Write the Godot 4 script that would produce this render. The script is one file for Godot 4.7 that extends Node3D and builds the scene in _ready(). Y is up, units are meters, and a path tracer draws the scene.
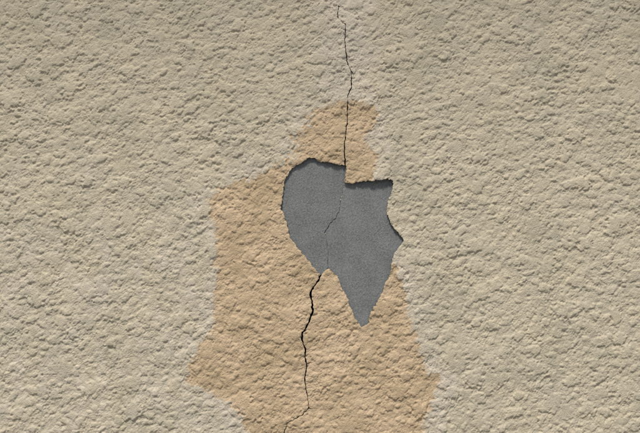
extends Node3D
# A rough stucco wall seen from about one metre: pale paint coat, an ochre coat laid bare round a
# crack, and a place where the render has fallen off down to the grey mortar.
# Outlines are in millimetres on the wall, measured from the point (0, 1.4 m) of its face.

const HOLE := [38.1, 78, 32.5, 78.9, 24.8, 79.8, 19.1, 82.8, 7.6, 83.7, 0, 83.7, -5.6, 87, -10.7, 89.6, -15.6, 90.8, -19.1, 88.2, -25.9, 83.7, -33.5, 79.8, -39.9, 76, -44.8, 71.2, -47.5, 65.3, -53.2, 58.7, -54.1, 51.9, -55.4, 42.3, -56.5, 29.7, -59.6, 15.5, -58.5, 9.9, -53.8, 1.4, -50.9, -9.1, -47, -20.5, -45.2, -32.5, -39.4, -39.3, -31.9, -48.8, -22.5, -60.1, -15, -69.4, -7.5, -78.8, 0, -87.4, 4.5, -84.7, 10.3, -78.8, 15.7, -79.5, 22.4, -87.1, 28.1, -93.7, 31.4, -105.9, 39.7, -119.2, 44.4, -132.9, 50.4, -148.2, 56.4, -159, 62.6, -164.8, 68.9, -161.9, 72.8, -157.5, 72.8, -146.6, 78.3, -137.5, 87.6, -126.6, 91, -116.1, 95.6, -105.3, 100.5, -94.4, 105.2, -86.5, 106.4, -77.4, 108.6, -65, 111.9, -54.1, 116.5, -48.8, 122.3, -43.1, 124.9, -37.1, 125, -32.5, 119.6, -27.1, 114, -20.5, 107.6, -12.9, 104.8, -5.3, 101.1, 6.1, 101.3, 17.5, 106.1, 31.3, 110.1, 42.3, 110.6, 50, 109.3, 56.7, 100.8, 57.3, 91.2, 55.8, 81.8, 54.4, 72.2, 54.4, 60.8, 53.8, 54.7, 52.7, 51.3, 50, 43.8, 51.5, 37.1, 53.8, 38, 59.6, 40, 69.7, 40.1, 78.1]
const OCHRE := [26.2, 175.8, 10.8, 169.5, -5.5, 162.1, -13.1, 149, -9.2, 139.6, -24.5, 131.8, -33.7, 122.4, -27.5, 105.3, -35.1, 89.8, -48, 80.5, -59.4, 74.3, -67.8, 72.7, -88.9, 65.2, -103.4, 54.6, -130.8, 49.6, -155.2, 38.9, -168.9, 21, -166.9, 5.3, -156, -15.9, -152.3, -26.5, -157.3, -43.8, -154.5, -67.1, -151.8, -94, -156.6, -117.7, -154.7, -138.4, -154.3, -162.6, -165.9, -180.3, -177.4, -194, -187.4, -213.9, -193.7, -227.4, -189.9, -245.5, -176.3, -249, -159.1, -257.2, -143.7, -267.2, -118.5, -286.9, -108.1, -300.1, -102.5, -316, -94.5, -344.2, -75.4, -369.5, -28.9, -383.4, 43.4, -389, 108.6, -377.8, 137.9, -355.5, 148.1, -317.4, 150.1, -296.9, 160.5, -286.9, 164.2, -270.5, 167.4, -253.9, 177.8, -251.9, 173.2, -237.5, 161.5, -230.3, 151.3, -223.9, 150, -207.1, 143.5, -190.4, 142, -173.6, 130.8, -148, 124.4, -123.6, 119.5, -99.9, 118.2, -77.6, 109.5, -68.6, 78.4, -20.5, 80.3, 56.6, 83, 75.2, 85.2, 92.1, 81, 99.5, 68.5, 113.1, 66.8, 126, 74.3, 131.8, 83.6, 142.7, 87.6, 154.5, 78.5, 171.7, 61.6, 176.6, 41.1, 177.3]
const CRACK_UP := [[29, 333.1, 1.5], [28.2, 323.3, 1.65], [27.4, 312.7, 1.8], [35.6, 303.8, 1.75], [39.6, 300.6, 1.65], [39.9, 288.4, 1.8], [38.3, 275.3, 1.8], [39.8, 260.2, 1.95], [40.7, 247.8, 1.95], [43.1, 236.6, 2.1], [48.5, 225.6, 1.95], [48.6, 212.2, 2.1], [48.3, 199.5, 2.25], [42.1, 186.8, 2.1], [42.5, 171, 2.25], [42.1, 154.5, 2.4], [41, 139.6, 2.25], [39.8, 124, 2.55], [36.7, 113.1, 2.55], [37.3, 102.2, 2.55], [38.1, 90.2, 2.7], [39.2, 75.8, 3]]
const CRACK_LOW := [[3, -80.6, 3.6], [0.9, -88.9, 3.75], [-5.5, -101.1, 3.75], [-13, -110.3, 4.2], [-13.6, -117.7, 4.05], [-11.9, -126.6, 3.6], [-11.2, -141.3, 4.05], [-14.9, -153.4, 4.05], [-18.5, -162.8, 3.6], [-25.5, -172.9, 3.6], [-26.6, -183.8, 3.9], [-23.1, -192.6, 3.15], [-20.8, -199.8, 3.3], [-22.1, -208.6, 2.85], [-19.5, -221.3, 2.7], [-23.1, -240.8, 2.85], [-20.6, -254.7, 2.25], [-17.7, -267.6, 2.1], [-16.7, -281.9, 2.1], [-25.2, -291.2, 1.8], [-37, -297.6, 1.65], [-48.2, -303.3, 1.5], [-50.1, -310.3, 1.95], [-52.1, -317.4, 1.8], [-55.3, -330.1, 1.65], [-53.8, -344.2, 1.5], [-58, -359.7, 1.35]]
const HAIRLINE := [[36.5, 49.6, 0.75], [31.8, 31.3, 1.05], [30, 12.9, 1.05], [23.6, -3, 1.2], [14.8, -9.9, 1.65], [7.5, -22, 1.5], [8.7, -32.5, 0.7], [11.3, -46.1, 0.85], [12.8, -62.6, 0.95], [11.5, -82.1, 1.0]]

const MID_Y := 1.4            # metres above the ground of the point the outlines are measured from
const COAT := 3.6             # thickness of the render in millimetres

var noise_swell := FastNoiseLite.new()
var noise_lump := FastNoiseLite.new()
var noise_crumb := FastNoiseLite.new()
var noise_warp := FastNoiseLite.new()
var noise_pebble := FastNoiseLite.new()
var noise_edge := FastNoiseLite.new()
var noise_tone := FastNoiseLite.new()
var noise_grain := FastNoiseLite.new()

class Sheet:
	var pos := PackedVector3Array()
	var nor := PackedVector3Array()
	var col := PackedColorArray()
	var idx := PackedInt32Array()
	func vert(p: Vector3, n: Vector3, c: Color) -> int:
		pos.append(p); nor.append(n); col.append(c)
		return pos.size() - 1
	func mesh(m: Material) -> ArrayMesh:
		var a := []
		a.resize(Mesh.ARRAY_MAX)
		a[Mesh.ARRAY_VERTEX] = pos; a[Mesh.ARRAY_NORMAL] = nor; a[Mesh.ARRAY_COLOR] = col; a[Mesh.ARRAY_INDEX] = idx
		var am := ArrayMesh.new()
		am.add_surface_from_arrays(Mesh.PRIMITIVE_TRIANGLES, a)
		am.surface_set_material(0, m)
		return am

class Grid:
	var x0: float
	var y0: float
	var step: float
	var nx: int
	var ny: int
	var h := PackedFloat32Array()      # relief, mm
	var fv := PackedFloat32Array()     # distance to the nearest gap, negative inside it
	var fo := PackedFloat32Array()     # distance to the ochre area, negative inside it
	func _init(ax: float, ay: float, bx: float, by: float, s: float):
		x0 = ax; y0 = ay; step = s
		nx = roundi((bx - ax) / s) + 1
		ny = roundi((by - ay) / s) + 1
		h.resize(nx * ny)
	func at(a: PackedFloat32Array, x: float, y: float) -> float:
		var u := clampf((x - x0) / step, 0.0, nx - 1.001)
		var v := clampf((y - y0) / step, 0.0, ny - 1.001)
		var i := int(u); var j := int(v)
		u -= i; v -= j
		var k := j * nx + i
		return lerpf(lerpf(a[k], a[k + 1], u), lerpf(a[k + nx], a[k + nx + 1], u), v)

func _ready():
	# ---- camera, sky, sun, exposure
	var cam := Camera3D.new()
	cam.name = "camera"
	add_child(cam)
	cam.fov = 38.0
	cam.near = 0.05
	cam.far = 400.0
	cam.look_at_from_position(Vector3(0, 1.3007, 0.9448), Vector3(0, MID_Y, 0), Vector3.UP)
	cam.current = true

	var sky_mat := ProceduralSkyMaterial.new()
	sky_mat.sky_top_color = Color(0.93, 0.95, 0.98)
	sky_mat.sky_horizon_color = Color(0.66, 0.68, 0.71)
	sky_mat.sky_curve = 0.6
	sky_mat.ground_bottom_color = Color(0.35, 0.34, 0.32)
	sky_mat.ground_horizon_color = Color(0.6, 0.61, 0.62)
	var sky := Sky.new()
	sky.sky_material = sky_mat
	var env := Environment.new()
	env.background_mode = Environment.BG_SKY
	env.sky = sky
	env.background_energy_multiplier = 0.4
	env.tonemap_mode = Environment.TONE_MAPPER_LINEAR
	env.tonemap_exposure = 2.3
	env.sdfgi_enabled = true
	env.ssao_enabled = true
	env.ssil_enabled = true
	var we := WorldEnvironment.new()
	we.name = "world_environment"
	we.environment = env
	add_child(we)

	var sun := DirectionalLight3D.new()
	sun.name = "sun"
	sun.light_color = Color(1.0, 0.98, 0.95)
	sun.light_energy = 0.5
	sun.light_angular_distance = 11.0
	sun.shadow_enabled = true
	sun.sky_mode = DirectionalLight3D.SKY_MODE_LIGHT_ONLY
	add_child(sun)
	sun.look_at_from_position(Vector3(-0.15, 0.85, 0.5), Vector3.ZERO, Vector3.UP)

	set_noise(noise_swell, 11, 0.011, 2)
	set_noise(noise_lump, 23, 0.07, 3)
	set_noise(noise_crumb, 37, 0.26, 3)
	noise_pebble.noise_type = FastNoiseLite.TYPE_CELLULAR
	noise_pebble.seed = 83
	noise_pebble.frequency = 0.19
	noise_pebble.fractal_type = FastNoiseLite.FRACTAL_FBM
	noise_pebble.fractal_octaves = 2
	noise_pebble.fractal_gain = 0.45
	noise_pebble.cellular_return_type = FastNoiseLite.RETURN_DISTANCE
	noise_pebble.domain_warp_enabled = true
	noise_pebble.domain_warp_amplitude = 5.0
	noise_pebble.domain_warp_frequency = 0.09
	set_noise(noise_warp, 41, 0.11, 2)
	set_noise(noise_edge, 53, 0.12, 3)
	set_noise(noise_tone, 61, 0.012, 3)
	set_noise(noise_grain, 71, 0.35, 2)

	build_ground()
	build_wall()

func set_noise(n: FastNoiseLite, s: int, f: float, oct: int):
	n.noise_type = FastNoiseLite.TYPE_SIMPLEX_SMOOTH
	n.seed = s
	n.frequency = f
	n.fractal_type = FastNoiseLite.FRACTAL_FBM
	n.fractal_octaves = oct
	n.fractal_gain = 0.55

func grain_material(called: String, rough: float, tile: float, relief_cm: float, freq: float, s: int) -> StandardMaterial3D:
	var m := StandardMaterial3D.new()
	m.resource_name = called
	m.vertex_color_use_as_albedo = true
	m.roughness = rough
	m.metallic_specular = 0.25
	m.uv1_triplanar = true
	m.uv1_scale = Vector3.ONE / tile
	var n := FastNoiseLite.new()
	n.seed = s
	n.frequency = freq
	n.fractal_octaves = 3
	var t := NoiseTexture2D.new()
	t.width = 1024; t.height = 1024
	t.seamless = true
	t.noise = n
	m.heightmap_enabled = true
	m.heightmap_scale = relief_cm
	m.heightmap_texture = t
	return m

func put(parent: Node, called: String, mesh: Mesh, label := "") -> MeshInstance3D:
	var o := MeshInstance3D.new()
	o.name = called
	o.mesh = mesh
	o.cast_shadow = GeometryInstance3D.SHADOW_CASTING_SETTING_ON
	parent.add_child(o, true)
	if label != "":
		o.set_meta("label", label)
	return o

func build_ground():
	var m := grain_material("concrete_ground", 0.95, 0.6, 0.1, 0.03, 5)
	m.vertex_color_use_as_albedo = false
	m.albedo_color = Color(0.16, 0.155, 0.148).linear_to_srgb()
	var p := PlaneMesh.new()
	p.size = Vector2(300, 300)
	p.material = m
	var o := put(self, "ground", p)
	o.set_meta("kind", "structure")
	o.set_meta("label", "flat grey concrete ground at the foot of the stucco wall")
	o.set_meta("category", "ground")

# ---------------------------------------------------------------- relief of the sprayed render
func fill_relief(g: Grid):
	var sp := g.step
	var fine := PackedFloat32Array(); fine.resize(g.nx * g.ny)
	var low := PackedFloat32Array(); low.resize(g.nx * g.ny)
	var warp := PackedFloat32Array(); warp.resize(g.nx * g.ny)
	var keep := 1.0 if sp < 2.0 else (0.8 if sp < 5.0 else 0.3)
	for j in g.ny:
		var y := g.y0 + j * sp
		for i in g.nx:
			var x := g.x0 + i * sp
			var k := j * g.nx + i
			# sprayed coat sags a little along one diagonal: sample on turned, stretched axes
			var u := (0.94 * x + 0.34 * y) * 0.85
			var v := (-0.34 * x + 0.94 * y) * 1.15
			var b := noise_swell.get_noise_2d(x, y) * 1.2
			var c := (noise_crumb.get_noise_2d(u, v) * CRUMB - (noise_pebble.get_noise_2d(u, v) + 0.45) * PEBBLE) * keep * (0.72 + 0.75 * noise_swell.get_noise_2d(x * 1.7 + 800.0, y * 1.7))
			low[k] = b
			fine[k] = c
			warp[k] = noise_warp.get_noise_2d(x, y)
			g.h[k] = b + noise_lump.get_noise_2d(u, v) * LUMP + c
	var rng := RandomNumberGenerator.new()
	var cell := 12.5
	var ci0 := floori(g.x0 / cell) - 2
	var ci1 := ceili((g.x0 + g.nx * sp) / cell) + 2
	var cj0 := floori(g.y0 / cell) - 2
	var cj1 := ceili((g.y0 + g.ny * sp) / cell) + 2
	for cj in range(cj0, cj1):
		for ci in range(ci0, ci1):
			rng.seed = hash(Vector2i(ci, cj))
			var big := rng.randf() < 0.10
			var cx := (ci + rng.randf()) * cell
			var cy := (cj + rng.randf()) * cell
			var r := 2.6 + 5.0 * pow(rng.randf(), 2.0) + (rng.randf_range(3.0, 7.5) if big else 0.0)
			var lift := rng.randf_range(SPLAT_LOW, SPLAT_HIGH) * (0.65 + 0.06 * r)
			var turn := rng.randf_range(-0.5, 1.1)
			var stretch := rng.randf_range(1.0, 1.7)
			var soft := rng.randf_range(0.4, 0.9)
			var rest := 0.22 if big else 0.5
			var ct := cos(turn); var st := sin(turn)
			var reach := r * stretch * 1.2
			var i0 := maxi(0, ceili((cx - reach - g.x0) / sp)); var i1 := mini(g.nx - 1, floori((cx + reach - g.x0) / sp))
			var j0 := maxi(0, ceili((cy - reach - g.y0) / sp)); var j1 := mini(g.ny - 1, floori((cy + reach - g.y0) / sp))
			for j in range(j0, j1 + 1):
				var dy := g.y0 + j * sp - cy
				for i in range(i0, i1 + 1):
					var dx := g.x0 + i * sp - cx
					var k := j * g.nx + i
					var a := (dx * ct + dy * st) / (r * stretch)
					var b := (-dx * st + dy * ct) / r
					var d := sqrt(a * a + b * b) + warp[k] * 0.55
					if d < 1.0:
						var t := pow(1.0 - d * d if d > 0.0 else 1.0, soft)   # a pillow: steep flank, rounded top
						var top := low[k] + lift + fine[k] * rest
						if top > g.h[k]:
							g.h[k] += (top - g.h[k]) * t
	# small blow holes left in the coat
	if sp < 2.0:
		rng.seed = 977
		for n in 150:
			var cx := rng.randf_range(g.x0, -g.x0)
			var cy := rng.randf_range(g.y0, g.y0 + g.ny * sp)
			var r := rng.randf_range(1.0, 2.3)
			var deep := rng.randf_range(1.2, 2.6)
			for j in range(maxi(0, int((cy - 6 - g.y0) / sp)), mini(g.ny, int((cy + 6 - g.y0) / sp))):
				for i in range(maxi(0, int((cx - 6 - g.x0) / sp)), mini(g.nx, int((cx + 6 - g.x0) / sp))):
					var dx := (g.x0 + i * sp - cx) * 0.75
					var dy := g.y0 + j * sp - cy
					var d := (dx * dx + dy * dy) / (r * r)
					if d < 6.0:
						g.h[j * g.nx + i] -= deep * exp(-d)

const CRUMB := 0.95
const PEBBLE := 1.1
const LUMP := 1.0
const SPLAT_LOW := 0.6
const SPLAT_HIGH := 2.15

# ---------------------------------------------------------------- distance fields
func outline(flat: Array) -> PackedVector2Array:
	var p := PackedVector2Array()
	for k in range(0, flat.size(), 2):
		p.append(Vector2(flat[k], flat[k + 1]))
	return p

func polygon_distance(poly: PackedVector2Array, margin: float, s: float) -> Grid:
	var box := Rect2(poly[0], Vector2.ZERO)
	for p in poly:
		box = box.expand(p)
	box = box.grow(margin)
	var g := Grid.new(box.position.x, box.position.y, box.end.x, box.end.y, s)
	var n := poly.size()
	for j in g.ny:
		for i in g.nx:
			var p := Vector2(g.x0 + i * s, g.y0 + j * s)
			var best := 1e9
			var inside := false
			var a := poly[n - 1]
			for q in n:
				var b := poly[q]
				var ab := b - a
				var ap := p - a
				var t := clampf(ap.dot(ab) / maxf(ab.length_squared(), 1e-6), 0.0, 1.0)
				best = minf(best, (ap - ab * t).length_squared())
				if (a.y > p.y) != (b.y > p.y) and p.x < (b.x - a.x) * (p.y - a.y) / (b.y - a.y) + a.x:
					inside = not inside
				a = b
			g.h[j * g.nx + i] = sqrt(best) * (-1.0 if inside else 1.0)
	return g

# a traced crack, cut into short wavering pieces: x, y, width
func wavering(line: Array, s: int, sway: float, thin: float) -> PackedVector3Array:
	var rng := RandomNumberGenerator.new()
	rng.seed = s
	var out := PackedVector3Array()
	for k in line.size() - 1:
		var a := Vector3(line[k][0], line[k][1], line[k][2] * thin)
		var b := Vector3(line[k + 1][0], line[k + 1][1], line[k + 1][2] * thin)
		var pieces := maxi(1, int(Vector2(b.x - a.x, b.y - a.y).length() / 2.6))
		for q in pieces:
			var p := a.lerp(b, float(q) / pieces)
			out.append(p + Vector3(rng.randf_range(-sway, sway), rng.randf_range(-sway, sway) * 0.5, 0.0) + Vector3(0, 0, p.z * rng.randf_range(-0.42, 0.35)))
	var e = line[line.size() - 1]
	out.append(Vector3(e[0], e[1], e[2] * thin))
	return out

func stamp_crack(g: Grid, f: PackedFloat32Array, line: PackedVector3Array):
	for k in line.size() - 1:
		var a := line[k]; var b := line[k + 1]
		var m := 7.0
		var i0 := maxi(0, int((minf(a.x, b.x) - m - g.x0) / g.step)); var i1 := mini(g.nx - 1, int((maxf(a.x, b.x) + m - g.x0) / g.step) + 1)
		var j0 := maxi(0, int((minf(a.y, b.y) - m - g.y0) / g.step)); var j1 := mini(g.ny - 1, int((maxf(a.y, b.y) + m - g.y0) / g.step) + 1)
		var ab := Vector2(b.x - a.x, b.y - a.y)
		for j in range(j0, j1 + 1):
			for i in range(i0, i1 + 1):
				var ap := Vector2(g.x0 + i * g.step - a.x, g.y0 + j * g.step - a.y)
				var t := clampf(ap.dot(ab) / maxf(ab.length_squared(), 1e-6), 0.0, 1.0)
				var d := (ap - ab * t).length() - 0.5 * lerpf(a.z, b.z, t)
				var q := j * g.nx + i
				if d < f[q]:
					f[q] = d

func nearest_on(lines: Array, p: Vector2) -> Vector4:   # x, y, distance beyond the crack's edge, width there
	var best := Vector4(0, 0, 1e9, 0)
	for l in lines:
		var line: PackedVector3Array = l
		for k in line.size() - 1:
			var a := line[k]; var b := line[k + 1]
			var ab := Vector2(b.x - a.x, b.y - a.y)
			var t := clampf((p - Vector2(a.x, a.y)).dot(ab) / maxf(ab.length_squared(), 1e-6), 0.0, 1.0)
			var c := a.lerp(b, t)
			var d := p.distance_to(Vector2(c.x, c.y)) - 0.5 * c.z
			if d < best.z:
				best = Vector4(c.x, c.y, d, c.z)
	return best

# ---------------------------------------------------------------- colours of the coats (linear base colours)
const PALE := Color(0.507, 0.447, 0.338)
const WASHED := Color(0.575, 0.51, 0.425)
const OCHRE_TONE := Color(0.505, 0.385, 0.253)
const MORTAR := Color(0.187, 0.194, 0.193)

func washed(x: float, y: float, fo: float) -> float:   # how much thin filler lies there: streaky, over the crack and round the bare area, plus a paler left
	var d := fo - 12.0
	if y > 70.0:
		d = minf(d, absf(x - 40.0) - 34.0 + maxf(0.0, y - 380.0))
	if x < -120.0:                        # paler well left of the hole, less so higher up
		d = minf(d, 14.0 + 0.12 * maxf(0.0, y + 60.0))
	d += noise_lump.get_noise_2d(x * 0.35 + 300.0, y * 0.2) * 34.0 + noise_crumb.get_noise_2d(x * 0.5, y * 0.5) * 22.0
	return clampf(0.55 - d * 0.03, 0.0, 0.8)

func pale_color(x: float, y: float, fo: float) -> Color:
	var t := noise_tone.get_noise_2d(x, y)
	var s := noise_grain.get_noise_2d(x, y)
	var k := 1.0 + 0.09 * t + 0.13 * s
	var c := Color(PALE.r * k, PALE.g * (k - 0.02 * t), PALE.b * (k - 0.05 * t))
	# filler brushed thinly over the coat, the paler left side, and grime settled in specks and blotches
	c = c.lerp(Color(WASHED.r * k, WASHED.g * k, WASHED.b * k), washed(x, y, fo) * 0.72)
	var g := noise_tone.get_noise_2d(x * 0.7 - 500.0, y * 0.7) + noise_grain.get_noise_2d(x * 0.6, y * 0.6 + 90.0) * 0.8
	if g > 0.18:
		c = c.lerp(Color(0.33, 0.31, 0.22), minf((g - 0.18) * 0.9, 0.3))
	if fo < 7.0:                          # where the paint runs out it is rubbed thin
		var thin := clampf(0.55 - (fo + noise_crumb.get_noise_2d(x, y + 40.0) * 6.0) * 0.14, 0.0, 0.7)
		c = c.lerp(Color(OCHRE_TONE.r * k, OCHRE_TONE.g * k, OCHRE_TONE.b * k), thin)
	return c

func ochre_color(x: float, y: float) -> Color:
	var t := noise_tone.get_noise_2d(x + 900.0, y)
	var s := noise_grain.get_noise_2d(x, y)
	var k := 1.0 + 0.18 * t + 0.15 * s
	return Color(OCHRE_TONE.r * k, OCHRE_TONE.g * k, OCHRE_TONE.b * (k + 0.05 * t))

func mortar_color(x: float, y: float) -> Color:
	var t := noise_tone.get_noise_2d(x * 2.0, y * 2.0)
	var s := noise_grain.get_noise_2d(x * 0.85, y * 0.85) * 0.6 + noise_grain.get_noise_2d(x * 1.9, y * 1.9 + 60.0) * 0.5
	var k := 1.0 + 0.16 * t + 0.66 * s
	return Color(MORTAR.r * k, MORTAR.g * k, MORTAR.b * k)

func tint(kind: int, x: float, y: float, fo: float) -> Color:
	if kind == 0:
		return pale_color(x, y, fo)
	if kind == 1:
		return ochre_color(x, y)
	return mortar_color(x, y)

# ---------------------------------------------------------------- sheets
func node_normal(g: Grid, i: int, j: int) -> Vector3:
	var l := g.h[j * g.nx + maxi(i - 1, 0)]
	var r := g.h[j * g.nx + mini(i + 1, g.nx - 1)]
	var d := g.h[maxi(j - 1, 0) * g.nx + i]
	var u := g.h[mini(j + 1, g.ny - 1) * g.nx + i]
	return Vector3(l - r, d - u, 2.0 * g.step).normalized()

func world(x: float, y: float, z: float) -> Vector3:
	return Vector3(x * 0.001, MID_Y + y * 0.001, z * 0.001)

func clip(poly: Array, at: int, sign_: float) -> Array:   # keep where value[at] * sign_ > 0
	var out := []
	for k in poly.size():
		var a: PackedFloat32Array = poly[k]
		var b: PackedFloat32Array = poly[(k + 1) % poly.size()]
		var fa := a[at] * sign_
		var fb := b[at] * sign_
		if fa > 0.0:
			out.append(a)
		if (fa > 0.0) != (fb > 0.0):
			var t := fa / (fa - fb)
			var c := PackedFloat32Array(); c.resize(a.size())
			for q in a.size():
				c[q] = lerpf(a[q], b[q], t)
			c[at] = 0.0
			out.append(c)
	return out

# kinds: what to call the colour of the part outside and inside the fo line; sheets: the two parts.
# Returns the cut edges along the gaps as pairs of [x, y, z] points, in order along the rim.
func lay(g: Grid, sheets: Array, kinds: Array, depth: float, skip: Rect2, sink: Rect2) -> Array:
	var cuts := []
	var n := g.nx * g.ny
	var gaps := g.fv.size() > 0
	var two := g.fo.size() > 0
	var ids := [PackedInt32Array(), PackedInt32Array()]
	for q in 2:
		ids[q].resize(n)
		ids[q].fill(-1)
	var id0: PackedInt32Array = ids[0]
	var id1: PackedInt32Array = ids[1]
	var s0: Sheet = sheets[0]
	var s1: Sheet = sheets[1]
	for j in g.ny - 1:
		for i in g.nx - 1:
			var a := j * g.nx + i
			var b := a + 1
			var c := b + g.nx
			var d := a + g.nx
			if skip.size.x > 0.0 and skip.has_point(Vector2(g.x0 + (i + 0.5) * g.step, g.y0 + (j + 0.5) * g.step)):
				continue
			var open := 4
			if gaps:
				open = int(g.fv[a] > 0.0) + int(g.fv[b] > 0.0) + int(g.fv[c] > 0.0) + int(g.fv[d] > 0.0)
				if open == 0:
					continue
			var inside := 0
			if two:
				inside = int(g.fo[a] < 0.0) + int(g.fo[b] < 0.0) + int(g.fo[c] < 0.0) + int(g.fo[d] < 0.0)
			if open == 4 and (inside == 0 or inside == 4):
				var which := 0 if inside == 0 else 1
				var s := s0 if which == 0 else s1
				var v := [a, b, c, d]
				for q in 4:
					var k: int = v[q]
					var have := id0[k] if which == 0 else id1[k]
					if have < 0:
						var ii := k % g.nx
						var jj := k / g.nx
						var x := g.x0 + ii * g.step
						var y := g.y0 + jj * g.step
						var z := g.h[k] + depth
						if sink.size.x > 0.0 and x > sink.position.x + 0.1 and x < sink.end.x - 0.1 and y > sink.position.y + 0.1 and y < sink.end.y - 0.1:
							z -= 5.0
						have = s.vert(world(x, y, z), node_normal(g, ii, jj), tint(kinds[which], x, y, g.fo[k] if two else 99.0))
						if which == 0:
							id0[k] = have
						else:
							id1[k] = have
					v[q] = have
				s.idx.append(v[0]); s.idx.append(v[2]); s.idx.append(v[1])
				s.idx.append(v[0]); s.idx.append(v[3]); s.idx.append(v[2])
				continue
			for tri in [[a, c, b], [a, d, c]]:
				var poly := []
				for k in tri:
					var ii: int = k % g.nx
					var jj: int = k / g.nx
					var nn := node_normal(g, ii, jj)
					poly.append(PackedFloat32Array([g.x0 + ii * g.step, g.y0 + jj * g.step, g.h[k] + depth, nn.x, nn.y, nn.z, g.fv[k] if gaps else 9.0, g.fo[k] if two else 9.0]))
				if gaps:
					poly = clip(poly, 6, 1.0)
					if poly.size() < 3:
						continue
					for k in poly.size():
						var p: PackedFloat32Array = poly[k]
						var q: PackedFloat32Array = poly[(k + 1) % poly.size()]
						if p[6] == 0.0 and q[6] == 0.0:
							cuts.append([p, q])
				for which in 2:
					var piece := clip(poly, 7, 1.0 if which == 0 else -1.0)
					if piece.size() < 3:
						continue
					var s := s0 if which == 0 else s1
					var first := s.pos.size()
					for p in piece:
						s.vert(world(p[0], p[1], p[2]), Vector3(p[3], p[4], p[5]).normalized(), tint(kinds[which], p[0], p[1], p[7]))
					for k in range(1, piece.size() - 1):
						s.idx.append(first); s.idx.append(first + k); s.idx.append(first + k + 1)
	return cuts

func quad(s: Sheet, a: Vector3, b: Vector3, c: Vector3, d: Vector3, col: Color):   # a, b along the lip, c, d below b, a
	var n := (c - a).cross(b - d).normalized()
	var q := s.vert(a, n, col)
	s.vert(b, n, col); s.vert(c, n, col); s.vert(d, n, col)
	for k in [0, 2, 1, 0, 3, 2]:
		s.idx.append(q + k)

# the way from a point of the rim down to the mortar: [middle, bottom]
func rim_foot(g: Grid, p: PackedFloat32Array, owner_: int, foot: Vector4, floor_z: float) -> Array:
	if owner_ > 0:
		var deep := maxf(floor_z + 0.6, p[2] - 1.0 - 1.7 * foot.w)
		return [world(lerpf(p[0], foot.x, 0.35), lerpf(p[1], foot.y, 0.35), lerpf(p[2], deep, 0.5)), world(foot.x, foot.y, deep)]
	var e := 1.5
	var out := Vector2(g.at(g.fv, p[0] + e, p[1]) - g.at(g.fv, p[0] - e, p[1]), g.at(g.fv, p[0], p[1] + e) - g.at(g.fv, p[0], p[1] - e))
	out = out.normalized() if out.length() > 1e-4 else Vector2.UP
	var loose := 0.6 + 4.5 * maxf(0.0, out.y)          # the coat has come away most along the upper edges
	var r1 := noise_edge.get_noise_2d(p[0] * 2.0 + 500.0, p[1] * 2.0) * 1.1
	return [world(p[0] + out.x * (loose * 0.35 + r1), p[1] + out.y * (loose * 0.35 + r1), lerpf(p[2], floor_z, 0.45)),
		world(p[0] + out.x * loose, p[1] + out.y * loose, floor_z + bed_lean(p[0], p[1]) - 1.0)]

func bed_lean(x: float, y: float) -> float:     # the mortar lies deeper behind the loose flap beside the crack
	return -2.4 * smoothstep(-10.0, 70.0, x) * smoothstep(-20.0, 50.0, y) + 0.6 * smoothstep(-20.0, -150.0, y)

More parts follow.
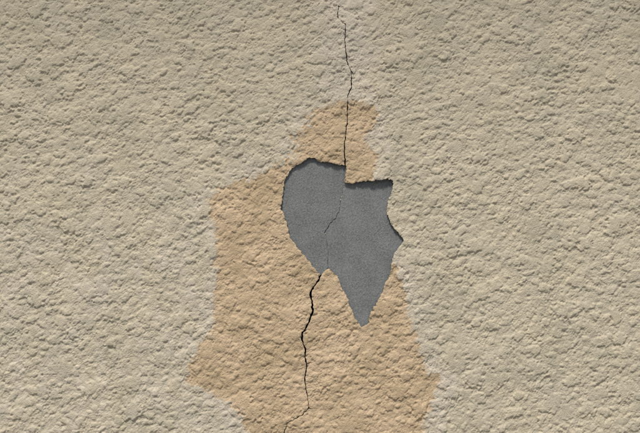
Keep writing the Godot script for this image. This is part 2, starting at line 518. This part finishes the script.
func build_wall():
	var wall := Node3D.new()
	wall.name = "stucco_wall"
	add_child(wall)
	wall.set_meta("label", "rough beige stucco wall, cracked and chipped, with a bare ochre patch")
	wall.set_meta("category", "wall")
	wall.set_meta("kind", "thing")

	var paint := grain_material("pale_paint", 0.9, 0.43, 0.075, 0.19, 3)
	var ochre := grain_material("ochre_coat", 0.92, 0.41, 0.075, 0.19, 4)
	var mortar := grain_material("grey_mortar", 0.95, 0.36, 0.035, 0.2, 6)
	var broken := grain_material("broken_render", 0.96, 0.3, 0.06, 0.12, 8)

	# the blocks behind the render
	var core_mat := StandardMaterial3D.new()
	core_mat.resource_name = "wall_blocks"
	core_mat.albedo_color = Color(0.2, 0.2, 0.2).linear_to_srgb()
	core_mat.roughness = 0.95
	var box := BoxMesh.new()
	box.size = Vector3(5.99, 3.98, 0.2)
	box.material = core_mat
	put(wall, "block_core", box).position = Vector3(0, 1.99, -0.115)
	# unseen slab added overhead, so its penumbra dims the top of the picture
	var slab := BoxMesh.new()
	slab.size = Vector3(6.4, 0.16, 1.45)
	slab.material = core_mat
	put(wall, "added_shade_slab", slab, "added grey slab above the wall, out of view, shading its upper part").position = Vector3(0, 4.06, 0.475)

	# fields over the part of the wall that is seen close
	var fine := Grid.new(-531, -345, 531, 369, 1.0)
	fill_relief(fine)
	var n := fine.nx * fine.ny
	var hole := polygon_distance(outline(HOLE), 14.0, 2.0)
	var bare := polygon_distance(outline(OCHRE), 40.0, 4.0)
	var crack_a := [wavering(CRACK_UP, 5, 0.7, 0.68), wavering([[28.6, 331, 1.5], [33, 332, 1.2], [38, 328.5, 0.9]], 15, 0.4, 0.8),
		wavering([[48.4, 226, 1.4], [52, 221, 1.0], [52.5, 214, 0.7]], 16, 0.4, 0.8)]
	var crack_b := [wavering(CRACK_LOW, 6, 0.8, 0.68), wavering([[-20, -219, 1.8], [-15.5, -216.5, 1.3], [-11, -217.5, 0.8]], 17, 0.4, 0.8),
		wavering([[-16.8, -281, 1.6], [-12, -283.5, 1.1], [-9, -282, 0.7]], 18, 0.4, 0.8), wavering([[-25.5, -172, 1.6], [-19, -168.5, 1.2], [-13, -169.5, 0.8]], 19, 0.5, 0.8)]
	fine.fv.resize(n); fine.fv.fill(40.0)
	fine.fo.resize(n); fine.fo.fill(60.0)
	for j in fine.ny:
		var y := fine.y0 + j
		for i in fine.nx:
			var x := fine.x0 + i
			var k := j * fine.nx + i
			if x > hole.x0 and y > hole.y0 and x < hole.x0 + (hole.nx - 1) * 2.0 and y < hole.y0 + (hole.ny - 1) * 2.0:
				fine.fv[k] = hole.at(hole.h, x, y) + noise_edge.get_noise_2d(x, y) * 2.2
			if x > bare.x0 and y > bare.y0 and x < bare.x0 + (bare.nx - 1) * 4.0 and y < bare.y0 + (bare.ny - 1) * 4.0:
				fine.fo[k] = bare.at(bare.h, x, y) + noise_edge.get_noise_2d(x * 0.5, y * 0.5) * 7.0 + noise_crumb.get_noise_2d(x + 77.0, y) * 5.0 + (fine.h[k] - 1.0) * 2.0
	# beside the upper lobe the paint has only worn off in flecks
	for j in range(int(60.0 - fine.y0), int(185.0 - fine.y0)):
		for i in range(int(-110.0 - fine.x0), int(40.0 - fine.x0)):
			var x := fine.x0 + i
			var y := fine.y0 + j
			var near := 1.0 - Vector2((x + 32.0) / 62.0, (y - 118.0) / 62.0).length()
			if near > 0.0:
				fine.fo[j * fine.nx + i] -= minf(near * 3.0, 1.0) * (5.0 + noise_crumb.get_noise_2d(x * 0.45 + 9.0, y * 0.45) * 26.0)
	for line in crack_a + crack_b:
		stamp_crack(fine, fine.fv, line)
	for k in n:
		var d := fine.fv[k]
		if d < 2.5:                       # chipped, rounded lip
			fine.h[k] -= 0.5 * pow(1.0 - maxf(d, 0.0) / 2.5, 2.0)
		fine.h[k] += 0.3 * smoothstep(-1.5, 1.5, fine.fo[k])   # the paint stands proud of the bare coat

	var pale_sheet := Sheet.new()
	var ochre_sheet := Sheet.new()
	var none := Rect2(0, 0, 0, 0)
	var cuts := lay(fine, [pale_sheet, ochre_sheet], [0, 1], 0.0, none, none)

	# the rim of the hole and the flanks of the cracks
	var rims := [Sheet.new(), Sheet.new(), Sheet.new()]
	for cut in cuts:
		var ends := []
		var owners := []
		for p in cut:
			var at := Vector2(p[0], p[1])
			var na := nearest_on(crack_a, at)
			var nb := nearest_on(crack_b, at)
			var owner_ := 0
			var hd := hole.at(hole.h, p[0], p[1]) + noise_edge.get_noise_2d(p[0], p[1]) * 2.2 if Rect2(hole.x0, hole.y0, hole.nx * 2.0, hole.ny * 2.0).has_point(at) else 40.0
			if na.z < hd and na.z < nb.z:
				owner_ = 1
			elif nb.z < hd:
				owner_ = 2
			owners.append(owner_)
			ends.append(rim_foot(fine, p, owner_, na if owner_ == 1 else nb, -COAT))
		var s: Sheet = rims[maxi(owners[0], owners[1])]
		var tone := Color(0.30, 0.25, 0.18)
		var kn := noise_edge.get_noise_2d(cut[0][0] * 3.0, cut[0][1] * 3.0)
		tone = tone.lerp(Color(0.42, 0.37, 0.29), clampf(0.5 + kn, 0.0, 1.0))
		if s != rims[0]:
			tone = Color(0.22, 0.165, 0.11)
		var a := world(cut[0][0], cut[0][1], cut[0][2])
		var b := world(cut[1][0], cut[1][1], cut[1][2])
		quad(s, a, b, ends[1][0], ends[0][0], tone)
		quad(s, ends[0][0], ends[1][0], ends[1][1], ends[0][1], tone)

	# the coat beyond what is seen close, on coarser grids down to the ground
	var wide := Grid.new(-945, -699, 945, 741, 3.0)
	fill_relief(wide)
	var far_ := Grid.new(-3000, -1404, 3000, 2571, 15.0)
	fill_relief(far_)
	wide.fo.resize(wide.nx * wide.ny)
	for j in wide.ny:
		for i in wide.nx:
			var x := wide.x0 + i * 3.0
			var y := wide.y0 + j * 3.0
			var f := 60.0
			if x > bare.x0 and y > bare.y0 and x < bare.x0 + (bare.nx - 1) * 4.0 and y < bare.y0 + (bare.ny - 1) * 4.0:
				f = bare.at(bare.h, x, y) + noise_edge.get_noise_2d(x * 0.6, y * 0.6) * 6.0
			wide.fo[j * wide.nx + i] = f
			wide.h[j * wide.nx + i] += 0.3 * smoothstep(-1.5, 1.5, f)
	wide.fv.resize(wide.nx * wide.ny); wide.fv.fill(40.0)
	var fine_box := Rect2(-531, -345, 1062, 714)
	var wide_box := Rect2(-945, -699, 1890, 1440)
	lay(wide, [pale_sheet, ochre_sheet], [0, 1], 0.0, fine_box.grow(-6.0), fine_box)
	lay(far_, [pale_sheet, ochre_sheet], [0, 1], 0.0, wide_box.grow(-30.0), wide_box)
	for side in 4:                         # the ends of the coat, back to the blocks
		var count := far_.ny if side < 2 else far_.nx
		for k in count - 1:
			var q := []
			for e in [k, k + 1]:
				var i: int = e if side >= 2 else (0 if side == 0 else far_.nx - 1)
				var j: int = e if side < 2 else (0 if side == 2 else far_.ny - 1)
				q.append(Vector3(far_.x0 + i * 15.0, far_.y0 + j * 15.0, far_.h[j * far_.nx + i]))
			quad(pale_sheet, world(q[0].x, q[0].y, q[0].z), world(q[1].x, q[1].y, q[1].z), world(q[1].x, q[1].y, -15.2), world(q[0].x, q[0].y, -15.2), PALE)

	put(wall, "pale_paint_coat", pale_sheet.mesh(paint))
	put(wall, "bare_ochre_coat", ochre_sheet.mesh(ochre), "bare ochre patch round the crack where the pale paint is gone")
	put(wall, "broken_edge", rims[0].mesh(broken), "jagged broken edge of the render round the grey hole")
	put(wall, "crack", rims[1].mesh(broken), "thin dark crack rising from the hole towards the top")
	put(wall, "crack", rims[2].mesh(broken), "wider dark crack running down from the hole")

	# the mortar laid bare, with a hairline crack of its own
	var bed := Grid.new(-80.0, -190.0, 145.0, 116.0, 0.75)
	for j in bed.ny:
		for i in bed.nx:
			var x := bed.x0 + i * bed.step
			var y := bed.y0 + j * bed.step
			bed.h[j * bed.nx + i] = bed_lean(x, y) + noise_lump.get_noise_2d(x * 0.25 + y * 0.1, y * 1.3) * 0.13 + noise_swell.get_noise_2d(x * 1.5, y * 1.5) * 0.5 + noise_edge.get_noise_2d(x, y) * 0.12 + noise_grain.get_noise_2d(x * 1.5, y * 1.5) * 0.28
	bed.fv.resize(bed.nx * bed.ny); bed.fv.fill(40.0)
	var hair := wavering(HAIRLINE, 9, 1.1, 0.66)
	stamp_crack(bed, bed.fv, hair)
	for j in bed.ny:
		for i in bed.nx:
			if hole.at(hole.h, bed.x0 + i * bed.step, bed.y0 + j * bed.step) > 7.0:
				bed.h[j * bed.nx + i] -= 5.0       # under the sound coat
	for k in bed.fv.size():
		if bed.fv[k] < 0.8:
			bed.h[k] -= 0.15
	var bed_sheet := Sheet.new()
	var bed_cuts := lay(bed, [bed_sheet, bed_sheet], [2, 2], -COAT, none, none)
	var base := put(wall, "mortar_base", bed_sheet.mesh(mortar), "smooth grey mortar bared where the stucco has fallen off")
	var hair_sheet := Sheet.new()
	for cut in bed_cuts:
		var feet := []
		for p in cut:
			var c := nearest_on([hair], Vector2(p[0], p[1]))
			feet.append(world(c.x, c.y, -COAT - 2.5))
		quad(hair_sheet, world(cut[0][0], cut[0][1], cut[0][2]), world(cut[1][0], cut[1][1], cut[1][2]), feet[1], feet[0], Color(0.1, 0.1, 0.098))
	put(base, "hairline_crack", hair_sheet.mesh(broken))
	# crumbs of render still stuck to the mortar
	var crumbs := Sheet.new()
	var rng := RandomNumberGenerator.new()
	rng.seed = 4
	var spots := []
	for p in [[33, 30, 1.3], [31.5, 26, 1.0], [36, 42, 0.9], [29.5, 16, 1.0], [8.3, -25.5, 1.5], [24, -1, 0.8], [-14, -60, 1.0], [-5, -73, 1.1], [3, -74, 0.8], [-20, -52, 0.8]]:
		spots.append(p)
	for q in 260:
		spots.append([rng.randf_range(-55, 120), rng.randf_range(-150, 85), rng.randf_range(0.3, 0.65)])
	for p in spots:
		var at := Vector2(p[0], p[1])
		if hole.at(hole.h, at.x, at.y) > -3.0:
			continue
		var z: float = bed.at(bed.h, at.x, at.y) - COAT
		var light: float = rng.randf()
		var tone := Color(0.5, 0.42, 0.3) if p[2] > 0.8 else (Color(0.4, 0.36, 0.3) if light > 0.45 else Color(0.07, 0.07, 0.07))
		var ring := []
		var spin := rng.randf() * TAU
		for k in 5:
			var rr: float = p[2] * rng.randf_range(0.6, 1.1)
			ring.append(Vector2(at.x + cos(spin - k * TAU / 5.0) * rr, at.y + sin(spin - k * TAU / 5.0) * rr))
		var peak := crumbs.vert(world(at.x, at.y, z + p[2] * 0.7), Vector3(0, 0, 1), tone)
		for k in 5:
			var e: Vector2 = (ring[k] - at).normalized()
			crumbs.vert(world(ring[k].x, ring[k].y, z - 0.15), Vector3(e.x, e.y, 0.5).normalized(), tone)
		for k in 5:
			crumbs.idx.append(peak); crumbs.idx.append(peak + 1 + k); crumbs.idx.append(peak + 1 + (k + 1) % 5)
	put(base, "render_crumbs", crumbs.mesh(broken)).set_meta("kind", "stuff")
